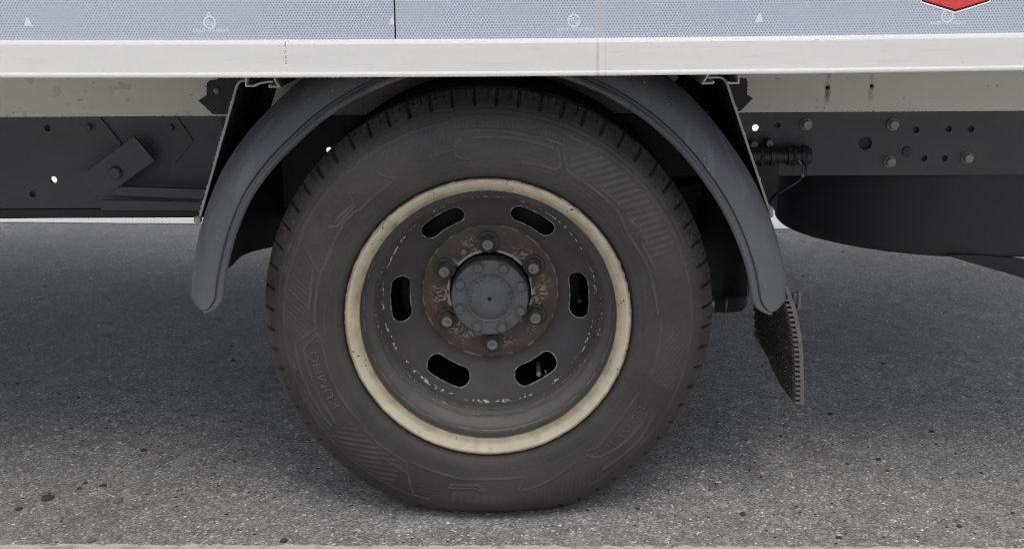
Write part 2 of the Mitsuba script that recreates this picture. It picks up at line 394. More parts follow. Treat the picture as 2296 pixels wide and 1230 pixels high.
# cargo box: two side panels with a gap between them, film, rail, floor
SEAM = -0.1224
for x0, x1 in ((-3.2, SEAM - 0.0012), (SEAM + 0.0012, 1.75)):
    xx = np.unique(np.r_[x0, XS[(XS > x0) & (XS < x1)], x1])
    pk = add(K + 'body_panel', cat(extrude_x([(-.070, .7505), (-.070, 2.9), (-.030, 2.9), (-.030, .7505)], xx), *[
        trimesh.Trimesh([[x, -.070, .7505 + sag(x)], [x, -.070, 2.9], [x, -.030, 2.9], [x, -.030, .7505 + sag(x)]], [[0, 1, 2], [0, 2, 3]], process=False) for x in (x0, x1)]), 'aluminium')
    add(pk + '__reflective_film', extrude_x([(-.0706, .7570), (-.0706, 1.02), (-.0703, 1.02), (-.0703, .7570)], xx), 'film')
P0, P1 = K + 'body_panel', K + 'body_panel_001'
rail = [(-.0660, .7585), (-.0745, .7585), (-.0762, .7578), (-.0795, .7535), (-.0800, .7515), (-.0800, .7142), (-.0812, .7130), (-.0832, .7122), (-.0838, .7108), (-.0836, .7088), (-.0822, .7073), (-.0790, .7068),
        (-.0300, .7068), (-.0300, .7585)]
rail = [(y, z - 0.0012) for y, z in rail]
add(K + 'side_rail', extrude_x(rail, XS), 'rail_paint', 40)
add(K + 'cargo_floor', box(-3.2, 1.75, -.02, 2.1, .7085, .745), 'black_paint')
add(K + 'roof', box(-3.2, 1.75, -.07, 2.17, 2.905, 2.94), 'white_panel')
add(K + 'far_body_panel', box(-3.2, 1.75, 2.13, 2.17, .70, 2.9), 'white_panel')
add(K + 'front_wall', box(-3.2, -3.16, -.025, 2.125, .75, 2.9), 'white_panel')
add(K + 'rear_door', box(1.71, 1.75, -.025, 2.125, .75, 2.9), 'white_panel')

# print on the film
for x, z, key in ((-.6345, .7840, P0), (-.1300, .7830, P0), (.3837, .7825, P1)):
    w = 0.0062
    pts = [(x - w, z - .0055), (x + w, z - .0055), (x + w * .25, z + .0065), (x - w * .25, z + .0065)]
    if key == P0 and x > -.2:
        pts = [(x - w * .2, z - .0055), (SEAM - .0016, z - .0055), (SEAM - .0016, z + .0065), (x + w * .75, z + .006)]
    add(key + '__triangle_mark', with_sag(prism_xz([(a, b - sag(x)) for a, b in pts], -.0710, -.0705)), 'film_mark')
for x, z, t0, t1, tz, key in ((-.3806, .7822, -.405, -.3552, .7690, P0), (.1268, .7812, .1014, .1536, .7674, P1), (.6444, .7838, .6186, .671, .7724, P1)):
    ring = Point(x, z).buffer(.0089).difference(Point(x, z).buffer(.0066)).union(Polygon([(x - .004, z + .0075), (x + .004, z + .0075), (x, z + .0145)]).difference(Point(x, z + .0102).buffer(.0015)))
    m = [prism_xz(ring, -.0710, -.0705)]
    for s, h, tx, ty in (('E', .0072, x - .0048, z - .0036), ('3', .005, x + .0008, z - .0044)):
        g = swap(meshkit.text_mesh(s, h, .0005, True))
        g.apply_translation([tx, -.0711, ty])
        m.append(g)
    add(key + '__approval_mark', with_sag(trimesh.Trimesh(np.asarray(cat(*m).vertices) - [0, 0, float(sag(x))], cat(*m).faces, process=False)), 'film_mark')
    g = swap(meshkit.text_mesh('104R-00 0003', .0046, .0005, True))
    wd = g.bounds[1][0] - g.bounds[0][0]
    g.vertices[:, 0] = (g.vertices[:, 0] - g.bounds[0][0]) * (t1 - t0) / wd + t0
    g.apply_translation([0, -.0710, tz])
    add(key + '__approval_number', g, 'film_mark')
# the lower tip of a red badge
for y, mt, bot, tip, side in ((-.0714, 'sticker_white', .8024, .7873, -.0006), (-.0718, 'sticker_black', .8040, .7899, .0018), (-.0722, 'sticker_red', .8054, .7930, .0060)):
    pts = [(.6057 + side, bot), (.6545, tip), (.7020 - side, bot), (.7020 - side, .87 - side), (.6545, .885 - side), (.6057 + side, .87 - side)]
    add(P1 + '__badge', prism_xz(pts, y, y + .0004), mt)

# cream subframe beam, dark ladder frame
add(K + 'subframe_beam', prism_xz(Polygon([(-3.1, .584), (1.7, .5838), (1.7, .706), (-3.1, .706)], [Point(x, z).buffer(.0042).exterior.coords for x, z in ((.6201, .6287), (.7007, .6306))]), .485, .4975), 'beam_paint')
add(K + 'subframe_beam', box(-3.1, 1.7, 1.50, 1.52, .59, .706), 'beam_paint')
WHITE = [(-.8357, .4625, .0068), (-.3093, .5156, .0060), (.4923, .5528, .0066)]
DARK = [(-.837, .561, .0062), (-.8784, .4352, .0062), (.5339, .5576, .0050), (.793, .5476, .0062), (.8537, .5489, .0060), (.8954, .5487, .0060), (.8119, .4944, .0058), (.8505, .4942, .0058), (.6995, .523, .0125)]
web = [(-3.1, .4075), (-.30, .4075), (.25, .4625), (1.7, .4610), (1.7, .70), (-3.1, .70)]
add(K + 'frame_rail', prism_xz(Polygon(web, [list(Point(x, z).buffer(r).exterior.coords)[::-1] for x, z, r in WHITE + DARK]), .500, .506), 'frame_paint')
FR = K + 'frame_rail'
add(FR + '__reinforcement', prism_xz(Polygon([(a, b + .004) for a, b in web[:4]] + web[4:], [list(Point(x, z).buffer(r * 1.25).exterior.coords)[::-1] for x, z, r in WHITE]), .508, .513), 'black_paint')
add(FR + '__lower_flange', cat(box(-3.1, -.25, .520, .575, .3835, .404, .003)), 'black_paint')
add(K + 'far_frame_rail', cat(box(-3.1, -.2, 1.42, 1.43, .42, .62), box(-.2, 1.7, 1.42, 1.43, .475, .62)), 'black_paint')
for i, (x, z) in enumerate([(.5866, .5594), (.7485, .5584), (.7475, .488), (.8923, .4947)]):
    add(FR + '__bolt', cat(hex_head(x, z, .486, .497, .0165, .3 + i * .7), disc_y(x, z, .0112, .4965, .500)), 'galvanised', 30)
add(FR + '__blanking_plug', cat(disc_y(.7783, .5073, .0095, .4975, .5, cham=.001), disc_y(.7783, .5073, .006, .4962, .498)), 'black_plastic', 30)
for x, z in ((.5152, .5277), (.4863, .5253)):
    add(FR + '__bolt', hex_head(x, z, .472, .500, .0145, .2), 'nut_steel', 30)
# bolted gusset plates in front of the frame on the left
g = K + 'gusset_plate'
add(g, prism_xz([(-.7698, .4752), (-.661, .5507), (-.6268, .5059), (-.7322, .433)], .452, .460), 'frame_paint')
add(g + '__bolt', disc_y(-.7005, .4831, .0125, .443, .4525, 28, .003), 'frame_paint', 30)
add(g, prism_xz([(-.8046, .5855), (-.7384, .5851), (-.6998, .5325), (-.735, .455), (-.7739, .4699), (-.7974, .487)], .4955, .4990), 'frame_paint')
add(g + '_001__bolt', cat(disc_y(-.7571, .562, .009, .4925, .496), hex_head(-.7571, .562, .4865, .493, .012, .5)), 'frame_paint', 30)
add(g, prism_xz([(-.655, .5847), (-.5937, .5842), (-.564, .5359), (-.6048, .49), (-.655, .5198)], .4965, .4990), 'frame_paint')
add(g + '_002__bolt', cat(hex_head(-.6037, .5611, .489, .497, .011, .1)), 'frame_paint', 30)
add(K + 'cross_bar', prism_xz([(-.6933, .4578), (-.45, .4490), (-.45, .4300), (-.7196, .4428)], .446, .458), 'frame_paint')
add(K + 'cross_bar', prism_xz([(-.735, .431), (-.45, .424), (-.45, .410), (-.735, .412)], .456, .462), 'frame_paint')

# serrated floor brackets
b = add(K + 'floor_bracket', prism_xz([(-.4899, .690), (-.4913, .6572), (-.5000, .6562), (-.5067, .6549), (-.5105, .6522), (-.5122, .6470), (-.5136, .6288), (-.5292, .6199), (-.5042, .5948), (-.42, .5928), (-.42, .690)], .418, .423), 'black_paint')
add(b + '__bolt', lathe([(0, .4125), (.0035, .413), (.0060, .4145), (.0066, .418)], 20, -.4942, .6373), 'galvanised', True)
add(K + 'floor_bracket__stiffener', prism_xz([(-.4951, .5868), (-.44, .5914), (-.44, .545), (-.4863, .559)], .424, .428), 'black_paint')
b = add(K + 'floor_bracket', prism_xz([(.30, .690), (.3360, .6560), (.3300, .6480), (.3280, .6380), (.3350, .6270), (.36, .6230), (.36, .5948), (.4005, .5948), (.4487, .5945), (.4703, .6176), (.4592, .6241), (.4594, .6488), (.4561, .6527), (.4448, .6544), (.4420, .6600), (.4420, .690)][::-1] + 0 * [(.4420, .6600), (.4448, .6544), (.4561, .6527), (.4594, .6488), (.4592, .6241), (.4703, .6176), (.4487, .5945), (.36, .5948)], .418, .423), 'black_paint')
add(b + '__bolt', lathe([(0, .4125), (.0035, .413), (.0052, .4145), (.0058, .418)], 20, .3431, .636), 'galvanised', True)


# floor cross beams: open aluminium channels seen at their ends
def channel(pts_list, w=.0026):
    return [LineString(p).buffer(w / 2, cap_style=2, join_style=2) for p in pts_list]


for sh in ([[(-.3594, .7040), (-.3604, .6822), (-.3469, .6822), (-.3460, .6850)], [(-.3469, .6830), (-.3400, .6862), (-.3257, .6882), (-.3200, .6880)], [(-.3186, .7040), (-.3160, .6900), (-.3105, .6808), (-.3250, .6808), (-.3256, .6840)]],
           [[(.333, .7040), (.3330, .6945), (.3253, .6818), (.3400, .6818), (.3420, .6850)], [(.3330, .6900), (.3500, .6905)], [(.3790, .7040), (.3786, .6818), (.3635, .6818), (.3630, .6840)]]):
    add(K + 'floor_beam', cat(*[prism_xz(s, .045, .55) for s in channel(sh)]), 'beam_alu')


# stay plates before and behind the mudguard: dark sheets with a bare sawn edge
def stay(path, flip, wav):
    a, b = np.array(path[-2]), np.array(path[-1])
    p = smooth_path(path[:-1] + [tuple(a + (b - a) * t) for t in (.08, .16, .26, .38, .5, .64, .8, 1)], 60)
    outl = LineString(p).buffer(.0017, cap_style=2)
    for i in range(6, 58, 2):
        if wav and rng.random() < wav:
            outl = outl.union(Point(p[i][0] - .0012 * flip, p[i][1]).buffer(.0021))
    sheet = LineString(p).buffer(.0010, cap_style=2)
    k = add(K + 'mudguard_stay', prism_xz(sheet, .064, .440), 'black_paint')
    add(k + '__sawn_edge', prism_xz(outl, .058, .0645), 'plate_edge')
    return k


k1 = stay([(-.358, .6900), (-.3654, .6889), (-.3725, .6872), (-.3777, .6800), (-.4482, .4767)], 1, .6)
k2 = stay([(.3339, .6911), (.350, .6897), (.3589, .6863), (.3645, .6782), (.4363, .4843)], -1, .12)
add(k1 + '__bolt', hex_head(-.4500, .4755, .052, .062, .011, .3), 'galvanised', 30)
add(k2 + '__tab', box(.4345, .4425, .056, .085, .4740, .4900, .002), 'plate_edge')

# mudguard: swept profile with a rolled lip, rounded ends
TH0, TH1 = 2.3, 176.8
dense = 6.0 * (1 - np.cos(np.linspace(0, np.pi / 2, 60)))
th = np.r_[TH0 + dense, np.linspace(TH0 + 6.0, TH1 - 6.0, 280)[1:-1], (TH1 - dense)[::-1]]
rin = np.interp(th, [0, 5, 12, 20, 35, 45, 60, 75, 105, 120, 135, 150, 165, 172, 180], [.3995, .3995, .397, .3925, .3865, .3860, .3862, .3870, .3880, .3890, .3900, .3975, .3975, .3990, .3995])
prof = [(.420, .0665), (.300, .0690), (.180, .0700), (.100, .0698), (.060, .0685), (.038, .0655), (.020, .0605), (.005, .0530), (-.006, .0440), (-.0135, .0330), (-.0185, .0220), (-.0208, .0158), (-.0178, .0128), (-.0190, .0106), (-.0260, .0098), (-.0330, .0080),
        (-.0352, .0048), (-.0335, .0014), (-.0285, .0001), (-.0255, .0006), (-.0240, .0030), (-.0215, .0068), (-.0180, .0130), (-.0150, .0220), (-.0100, .0320), (-.0020, .0420), (.0090, .0505), (.024, .0575), (.042, .0625), (.062, .0652), (.100, .0665), (.180, .0667), (.300, .0657), (.420, .0632)]
prof = np.array(prof)
V = np.empty((len(th), len(prof), 3))
for i, t in enumerate(th):
    d = min(t - TH0, TH1 - t)
    u = max(0.0, 1 - d / 3.8)
    u2 = max(0.0, 1 - d / 1.6)
    lo = rin[i] + 0.027 * (1 - math.sqrt(max(0.0, 1 - u * u)))    # the lip runs round the end
    hi = rin[i] + 0.070 - 0.017 * (1 - math.sqrt(max(0.0, 1 - u2 * u2)))
    r = lo + prof[:, 1] / 0.070 * (hi - lo)
    y = prof[:, 0].copy()
    a = math.radians(t)
    V[i] = np.stack([r * math.cos(a), y, ZC + r * math.sin(a)], -1)
gm = trimesh.Trimesh(V.reshape(-1, 3), grid_faces(len(th), len(prof), False, True), process=False)
e = len(prof)
cap = lambda base: np.array([[base + j, base + j + 1, base + e - 2 - j] for j in range(e // 2 - 1)] + [[base + j, base + e - 2 - j, base + e - 1 - j] for j in range(e // 2 - 1)])
gm = trimesh.Trimesh(gm.vertices, np.vstack([gm.faces, cap(0), cap((len(th) - 1) * e)]), process=False)
gm.fix_normals()
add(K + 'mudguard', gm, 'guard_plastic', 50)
G = K + 'mudguard'
yz = [(.035, .404), (.115, .4026), (.18, .394), (.25, .3816), (.3745, .3587), (.43, .35), (.62, .34), (.62, .60), (.30, .60), (.30, .515), (.035, .515)]
m = prism_xy(yz, 0, .004)
add(G + '__inner_liner', trimesh.Trimesh(np.asarray(m.vertices)[:, [2, 0, 1]] + [-.404, 0, 0], m.faces, process=False), 'black_plastic')
m = prism_xy([(.035, .353), (.345, .268), (.48, .232), (.78, .150), (.78, .60), (.30, .60), (.30, .515), (.035, .515)], 0, .004)
add(G + '__inner_liner', trimesh.Trimesh(np.asarray(m.vertices)[:, [2, 0, 1]] + [.402, 0, 0], m.faces, process=False), 'black_plastic')

# ribbed mud flap behind the wheel
fz = np.array([.420, .390, .3669, .3358, .2914, .2550, .2234, .2000, .1818, .1650])
fx = np.array([.4380, .4515, .4611, .4736, .4841, .4884, .4909, .4922, .4930, .4936])
zz = np.linspace(.374, .160, 60)
xx = np.interp(zz, fz[::-1], fx[::-1])
xx = np.convolve(np.pad(xx, 3, 'edge'), np.ones(7) / 7, 'valid')
sheet = LineString(np.stack([xx, zz], -1))
yzp = prism_xy([(.026, .40), (.026, .1795), (.07, .166), (.17, .159), (.25, .164), (.32, .180), (.40, .205), (.40, .40)], .3, .6)
yzp = trimesh.Trimesh(np.asarray(yzp.vertices)[:, [2, 0, 1]], yzp.faces, process=False)
fm = (to_man(prism_xz(sheet.buffer(.0024, cap_style=2), .02, .430)) ^ to_man(yzp)).to_mesh()
flap = add(K + 'mud_flap', trimesh.Trimesh(fm.vert_properties[:, :3], fm.tri_verts, process=False), 'rubber_flap')
top = LineString([(x, z) for x, z in zip(xx, zz) if z > .1800])
add(flap + '__edge_strip', prism_xz(top.buffer(.0030, cap_style=2), .018, .0265), 'flap_edge')
studs = []
zr = np.arange(.352, .183, -.0080)
for k, z in enumerate(zr):
    x = np.interp(-z, -zz, xx)
    add(flap + '__rib', box(x - .0105, x - .0022, .0185, .040, z - .0020, z + .0020), 'flap_edge')
    for j, y in enumerate(np.arange(.046, .39, .0125)):
        y = y + (k % 2) * .006
        s = trimesh.creation.box([.0075, .0045, .0030])
        s.apply_translation([x - .0055, y, z])
        studs.append(s)
add(flap + '__stud', cat(*studs), 'stud_rubber', kind='stuff', label='rows of small rubber studs on the mud flap')
add(flap + '__clamp', cat(box(.4740, .4820, .034, .044, .340, .358, .001), box(.4805, .4850, .028, .046, .3340, .3620, .001)), 'flap_edge')

# exhaust seen past the tyre
ex = add(K + 'exhaust_pipe', tube([(.10, .45, .232), (.40, .45, .231), (.455, .45, .230), (.472, .45, .229), (.479, .45, .229)], [.021, .021, .0205, .016, .008], 24), 'black_paint', 50)
add(ex + '__clamp', tube([(.4360, .45, .2305), (.4395, .45, .2305)], [.0232, .0232], 24), 'pipe_steel', 50)
add(ex + '__clamp', tube([(.4080, .45, .2310), (.4160, .45, .2310)], [.0222, .0222], 24), 'pipe_steel', 50)

# sensor plug and cable on the frame
cn = K + 'cable_plug'
segs = [(.480, .0165), (.515, .0165), (.516, .019), (.524, .019), (.525, .0145), (.547, .0145), (.548, .0182), (.556, .0182), (.557, .0165), (.573, .0165), (.574, .0190), (.586, .0180), (.592, .0140), (.594, .002)]
add(cn, tube([(x, .474, .5045) for x, r in segs], [r for x, r in segs], 22), 'black_plastic', 30)
for x in (.500, .560, .580):
    add(cn + '__collar', tube([(x - .003, .474, .5045), (x + .003, .474, .5045)], [.0198, .0198], 8), 'black_plastic', 30)
add(cn + '__cable', tube(smooth_path([(.5700, .462, .4965), (.5774, .455, .4905), (.5718, .445, .4714), (.5521, .440, .4548), (.5281, .445, .4383), (.5128, .455, .4131), (.508, .47, .38)], 50), .0033, 10), 'black_plastic', 40)
add(cn + '__cable_sleeve', tube(smooth_path([(.5765, .4550, .4880), (.5745, .4490, .4780), (.5705, .4445, .4695)], 12), .0040, 10), 'galvanised', 40)
add(cn + '__strap', tube([(.5655, .4545, .4990), (.5720, .4530, .4900)], .0016, 8), 'galvanised')
add(cn + '__bracket', box(.4800, .5350, .478, .500, .400, .50, .003), 'black_paint')

# spare tyre lying under the frame, and its carrier
sp = [(.150, .012), (.28, .006), (.335, .000), (.344, .0025), (.3480, .0070), (.3495, .014), (.350, .040), (.350, .150), (.345, .180), (.333, .190), (.305, .195), (.20, .193), (.150, .185)]
sm = lathe([(r, y) for r, y in sp], 96, 0, 0)
add(K + 'spare_tyre', trimesh.Trimesh(np.asarray(sm.vertices)[:, [0, 2, 1]] + [.9645, .8547, .2960], sm.faces[:, ::-1], process=False), 'old_rubber', 40)
add(K + 'spare_carrier', prism_xz([(.865, .3060), (.93, .3060), (.992, .2995), (1.30, .250), (1.30, .165), (1.006, .2640)], .500, .512), 'black_paint')

# leaf spring beside the frame, over the axle
sx = np.linspace(-.46, .50, 40)
for i, (n0, n1) in enumerate(((0, 40), (2, 38), (5, 35), (9, 31))):
    zc = .452 - .30 * (sx[n0:n1] ** 2) * .0 - .05 * (1 - (sx[n0:n1] / .5) ** 2) - .0135 * i
    leaf = Polygon(np.vstack([np.stack([sx[n0:n1], zc + .0058], -1), np.stack([sx[n0:n1], zc - .0058], -1)[::-1]]))
    add(K + 'leaf_spring__leaf', prism_xz(leaf, .545, .605), 'black_paint')
add(K + 'suspension_plate', prism_xz([(.20, .60), (.47, .60), (.47, .30), (.40, .30), (.20, .44)], .610, .620), 'black_paint')
# axle and the far wheels
add(K + 'axle', tube([(0, .22, ZC), (0, .9, ZC), (0, 1.0, ZC), (0, 1.1, ZC), (0, 1.85, ZC)], [.05, .055, .14, .055, .05], 20), 'black_paint', 40)

# ---------------------------------------------------------------- the wheel
W = K + 'wheel__'
RT = 0.3512
half = [(.2150, .0100), (.2195, .0085), (.2228, .0035), (.2262, -.0030), (.2310, -.0080), (.2400, -.0122), (.2520, -.0155), (.2650, -.0176), (.2780, -.0180), (.2900, -.0165), (.3020, -.0128), (.3130, -.0075), (.3230, -.0005), (.3310, .0075), (.3375, .0155), (.3425, .0235), (.3462, .0310), (.3485, .0365), (.3496, .0400)]
hp = smooth_path(half, 150)
tread = np.stack([np.interp(np.linspace(.0400, .0755, 26)[1:], [.040, .05, .0755], [.3496, .3505, RT]), np.linspace(.0400, .0755, 26)[1:]], -1)
hp = np.vstack([hp, tread])
back = hp[::-1][1:].copy()
back[:, 1] = .151 - back[:, 1]
back = back[::3]
prof = np.vstack([hp, back])
NT = 2200
ths = np.arange(NT) * 2 * np.pi / NT
R_, TH = prof[:, 0], np.degrees(ths)

# relief of the side wall, in millimetres: moulded ridges, hatchings, panels
LN = {'A': [[258.1, 120.7], [257.7, 136.8], [262.4, 138.5], [265., 144.1], [263.2, 145.3], [260.2, 160.8], [264.2, 162.1], [263., 171.4], [263.1, 179.3]], 'B': [[259.9, 120.8], [267.7, 122.5], [280.9, 124.6]], 'C': [[278., 135.6], [267.6, 137.2], [269.6, 145.5], [279.4, 147.5]], 'C2': [[272.3, 137.3], [275.8, 144.5]],
      'D': [[309., 128.6], [313.8, 144.], [309.8, 155.], [311.4, 172.7]], 'F': [[298.7, 156.1], [263.9, 162.4]], 'G': [[258.8, 153.6], [263.1, 161.9]], 'G2': [[275.5, 161.5], [271.8, 170.3], [272.7, 174.8]], 'H': [[262.5, 174.8], [260.9, 181.6], [297.2, 186.2], [298.9, 196.2], [297.4, 206.9], [295.9, 213.9]],
      'I': [[262.2, 183.], [254.2, 186.], [256.5, 197.5], [257.4, 207.4], [255., 216.3], [257.2, 225.1]], 'J': [[261.1, 183.6], [284.7, 187.8], [285.3, 197.6], [286.3, 213.4]], 'K': [[259.6, 220.1], [260.1, 240.3]], 'K2': [[273.5, 232.6], [275.5, 241.6]], 'M': [[261.4, 240.4], [303.4, 246.4]],
      'N': [[257.1, 241.5], [256.8, 256.3], [258.8, 259.1], [255.1, 270.4], [257.4, 282.2], [277.2, 279.4]], 'O': [[276.1, 256.5], [271.2, 265.], [277.3, 267.7]], 'O2': [[270.3, 256.8], [265.6, 265.8], [274.1, 268.2]], 'P': [[278.9, 281.2], [274.1, 290.3], [264., 300.1]],
      'Q': [[278.9, 308.3], [264.3, 305.2], [259.4, 306.6], [263.2, 309.2], [257.9, 319.9], [256.4, 329.5], [257.7, 333.7]], 'Q2': [[278.9, 308.3], [287.3, 317.8], [288.5, 325.8]], 'Q3': [[298.3, 306.4], [303.6, 320.], [297.1, 329.5]], 'R': [[253.1, 28.3], [257.3, 19.7], [256.5, 16.], [258.9, 3.]],
      'R2': [[263.5, 0.8], [264., -18.5]], 'R3': [[262.8, 27.3], [265.9, 18.9]], 'S': [[270.6, 99.9], [295.2, 96.1], [295.4, 87.7], [294.2, 77.9], [295.8, 66.9]], 'S2': [[270.6, 99.9], [258.7, 99.3], [252.2, 95.1]], 'S3': [[252.1, 77.5], [257.2, 66.4], [264.7, 65.3], [287.9, 68.4]], 'S4': [[284.8, 93.7], [286.1, 81.9], [286.2, 69.7]],
      'T': [[285.4, 66.5], [264.2, 62.8], [261.3, 61.2], [260.8, 43.9], [259.9, 41.1]], 'T2': [[268., 50.9], [269.4, 42.8]], 'U': [[310.5, 66.1], [311.9, 58.]], 'V': [[269.7, 27.1], [271.9, 31.], [266.5, 37.]], 'W1': [[268.6, 108.4], [270.6, 99.9]], 'W2': [[259.9, 41.1], [252.2, 33.7], [253.1, 28.3]], 'X': [[308.3, 246.1], [307.1, 251.5]],
      'Y': [[311., 100], [311.5, 128]], 'Y2': [[311.5, 173], [312, 214]], 'Y3': [[312., 215], [310., 246]], 'Y4': [[311., 300], [312, 359]], 'Y5': [[312, 0], [311.5, 40]]}
rmm = np.broadcast_to((R_ * 1000)[:, None], (len(R_), NT))
thd = np.broadcast_to(TH[None, :], (len(R_), NT))
outer = np.arange(len(R_)) < len(hp)
hgt = np.zeros((len(R_), NT))


def seg_dist(r0, t0, r1, t1):
    rm = (r0 + r1) / 2
    du = ((thd - t0 + 180) % 360 - 180) * np.pi / 180 * rm
    dv = rmm - r0
    eu, ev = (t1 - t0) * np.pi / 180 * rm, r1 - r0
    L2 = eu * eu + ev * ev
    s = np.clip((du * eu + dv * ev) / L2, 0, 1)
    return np.hypot(du - s * eu, dv - s * ev)


for k, ln in LN.items():
    w, h = (1.7, 1.0) if k[0] not in 'YD' else (1.5, .6)
    dmin = np.full_like(hgt, 9.0)
    for (r0, t0), (r1, t1) in zip(ln[:-1], ln[1:]):
        lo, hi = min(t0, t1) - 2, max(t0, t1) + 2
        cols = ((TH - lo) % 360) < (hi - lo)
        rm = (r0 + r1) / 2
        du = ((TH[cols][None, :] - t0 + 180) % 360 - 180) * np.pi / 180 * rm
        dv = (R_ * 1000)[:, None] - r0
        eu, ev = (t1 - t0) * np.pi / 180 * rm, r1 - r0
        s = np.clip((du * eu + dv * ev) / (eu * eu + ev * ev), 0, 1)
        dmin[:, cols] = np.minimum(dmin[:, cols], np.hypot(du - s * eu, dv - s * ev))
    hgt = np.maximum(hgt, h * np.clip(1.6 - dmin / w * 1.1, 0, 1))


def hatch(t0, t1, r0, r1, direction, pitch, h=.5, slope=0.0):
    """parallel ridges within a sector; direction in degrees as seen on the wheel (0 = level)"""
    a = np.radians(thd)
    X, Z = rmm * np.cos(a), rmm * np.sin(a)
    d = math.radians(direction)
    q = (-X * math.sin(d) + Z * math.cos(d)) / pitch
    q = np.abs(q - np.round(q)) * 2
    lo = r0 + slope * ((thd - t0) % 360)
    inside = np.clip(((thd - t0 + 180) % 360 - 180) / .7, 0, 1) * np.clip((t1 - thd + 180) % 360 - 180, 0, .7) / .7 * np.clip((rmm - lo) / 3, 0, 1) * np.clip((r1 - rmm) / 3, 0, 1)
    inside = np.where((((thd - t0) % 360) < (t1 - t0)), inside, 0)
    return h * inside * np.clip(1.15 - q * 1.6, 0, 1)


hgt = np.maximum(hgt, hatch(22, 64, 266, 309, 14, 10.2, .75))
hgt = np.maximum(hgt, hatch(165, 185, 268, 308, -42, 7.0, .5))
hgt = np.maximum(hgt, hatch(190, 216, 300, 310, -42, 7.0, .6))
hgt = np.maximum(hgt, hatch(216, 240, 263, 308, -8, 8.6, .85))
hgt = np.maximum(hgt, hatch(247, 256, 280, 305, 5, 5.0, .5))
hgt = np.maximum(hgt, hatch(339, 360, 272, 306, 52, 6.0, .5))
hgt = np.maximum(hgt, hatch(281, 306, 276, 308, 84, 6.5, .6))
hgt = np.maximum(hgt, hatch(100, 121, 284, 307, 70, 5.5, .45))
hgt = np.maximum(hgt, hatch(66, 100, 299, 309, 75, 5.5, .5))
fan = np.abs(((thd - 266) * .9) / 2.2 - np.round((thd - 266) * .9 / 2.2)) * 2
hgt = np.maximum(hgt, .5 * np.clip(1.1 - fan * 1.5, 0, 1) * (np.abs(thd - 266) < 9) * np.clip((rmm - 281) / 3, 0, 1) * np.clip((304 - rmm) / 3, 0, 1))
for ring_r, ring_h in ((226.5, .35), (231.5, .4), (249.0, .5), (314.5, .5), (322.0, .45), (329.0, .4)):
    hgt = np.maximum(hgt, ring_h * np.clip(1.5 - np.abs(rmm - ring_r) / .8, 0, 1) * (.55 + .45 * np.sin(np.radians(thd * 3 + ring_r * 40))))
ridge = np.clip(hgt / .9, 0, 1) * outer[:, None]
# sunken panels that carry lettering
for t0, t1, r0, r1 in ((186.5, 212, 259, 284), (306, 331, 260, 286), (69, 97, 260, 283)):
    win = np.clip((thd - t0) / .5, 0, 1) * np.clip((t1 - thd) / .5, 0, 1) * np.clip((rmm - r0) / 1.5, 0, 1) * np.clip((r1 - rmm) / 1.5, 0, 1)
    hgt = hgt - .8 * win
# rim protection step and fine rings
hgt += .8 * np.clip(1 - np.abs(rmm - 240.5) / 2.0, 0, 1) * .35
hgt += .35 * np.clip((318 - rmm) / 2, 0, 1) * np.clip((rmm - 250) / 3, 0, 1)
hgt[~outer] = 0
# shoulder lugs: a notch every 5.6 degrees, sipes between
yy = np.where(np.arange(len(R_)) < len(hp), prof[:, 1], .151 - prof[:, 1])[:, None]
NB = 64
ph = (thd / 360 * NB + .012 * np.sin(thd * .21)) % 1
notch = np.clip((.5 - np.abs(ph - .5) < 1) * (1 - np.abs(ph - .5) / .085), 0, 1) ** .35 * np.clip((rmm - 328.0) / 7.0, 0, 1)
sipe = np.clip(1 - np.abs(((ph + .62) % 1) - .5) / .020, 0, 1) ** .4 * np.clip((rmm - 340) / 2, 0, 1)
sipe2 = np.clip(1 - np.abs(((ph + .28) % 1) - .5) / .018, 0, 1) ** .4 * np.clip((rmm - 343) / 2, 0, 1)
inner_tread = np.clip((.052 - np.abs(yy)) / .006, 0, 1)
depth = 7.0 * notch * inner_tread + 2.6 * sipe * inner_tread + 2.0 * sipe2 * inner_tread
circ = np.clip(1 - np.abs(yy - .056) / .004, 0, 1) ** .4 * 6.0 + np.clip(1 - np.abs(yy - .0755) / .0035, 0, 1) ** .4 * 6.0
hgt = hgt - np.maximum(depth, np.broadcast_to(circ, depth.shape))
wobble = .6 * (meshkit.fbm(np.stack([R_[:, None] * 60 * np.cos(ths)[None, :], R_[:, None] * 60 * np.sin(ths)[None, :], np.broadcast_to(yy * 60, (len(R_), NT))], -1), 3, seed=4) - .5) * .7
chew = (meshkit.fbm(np.stack([R_[:, None] * 260 * np.cos(ths)[None, :], R_[:, None] * 260 * np.sin(ths)[None, :], np.broadcast_to(yy * 260, (len(R_), NT))], -1), 3, seed=9) - .5) * 2.2 * np.clip((rmm - 338) / 6, 0, 1)
hgt = hgt + wobble + chew


def squash(r, y, a):
    """the loaded tyre: flattened on the ground, bulging above it"""
    s = -np.sin(a)
    q = np.where(s > .5, ZC / np.maximum(s, .5), 1.0)
    lim = -.0030 * np.log(np.exp(-RT / .0030 + 100) + np.exp(-np.minimum(q, .6) / .0030 + 100)) + .30
    k = .272
    squeeze = np.clip((RT - lim) / (RT - ZC), 0, 1)
    r1 = k + (r - k) * (lim - k) / (RT - k - .0085 * squeeze)
    r2 = np.where(r > k, np.minimum(r1, np.where(squeeze > .02, lim, 9.0)), r)
    y2 = y - np.sign(.0755 - y) * .0085 * squeeze * np.exp(-((r - .316) / .026) ** 2)
    return r2, y2


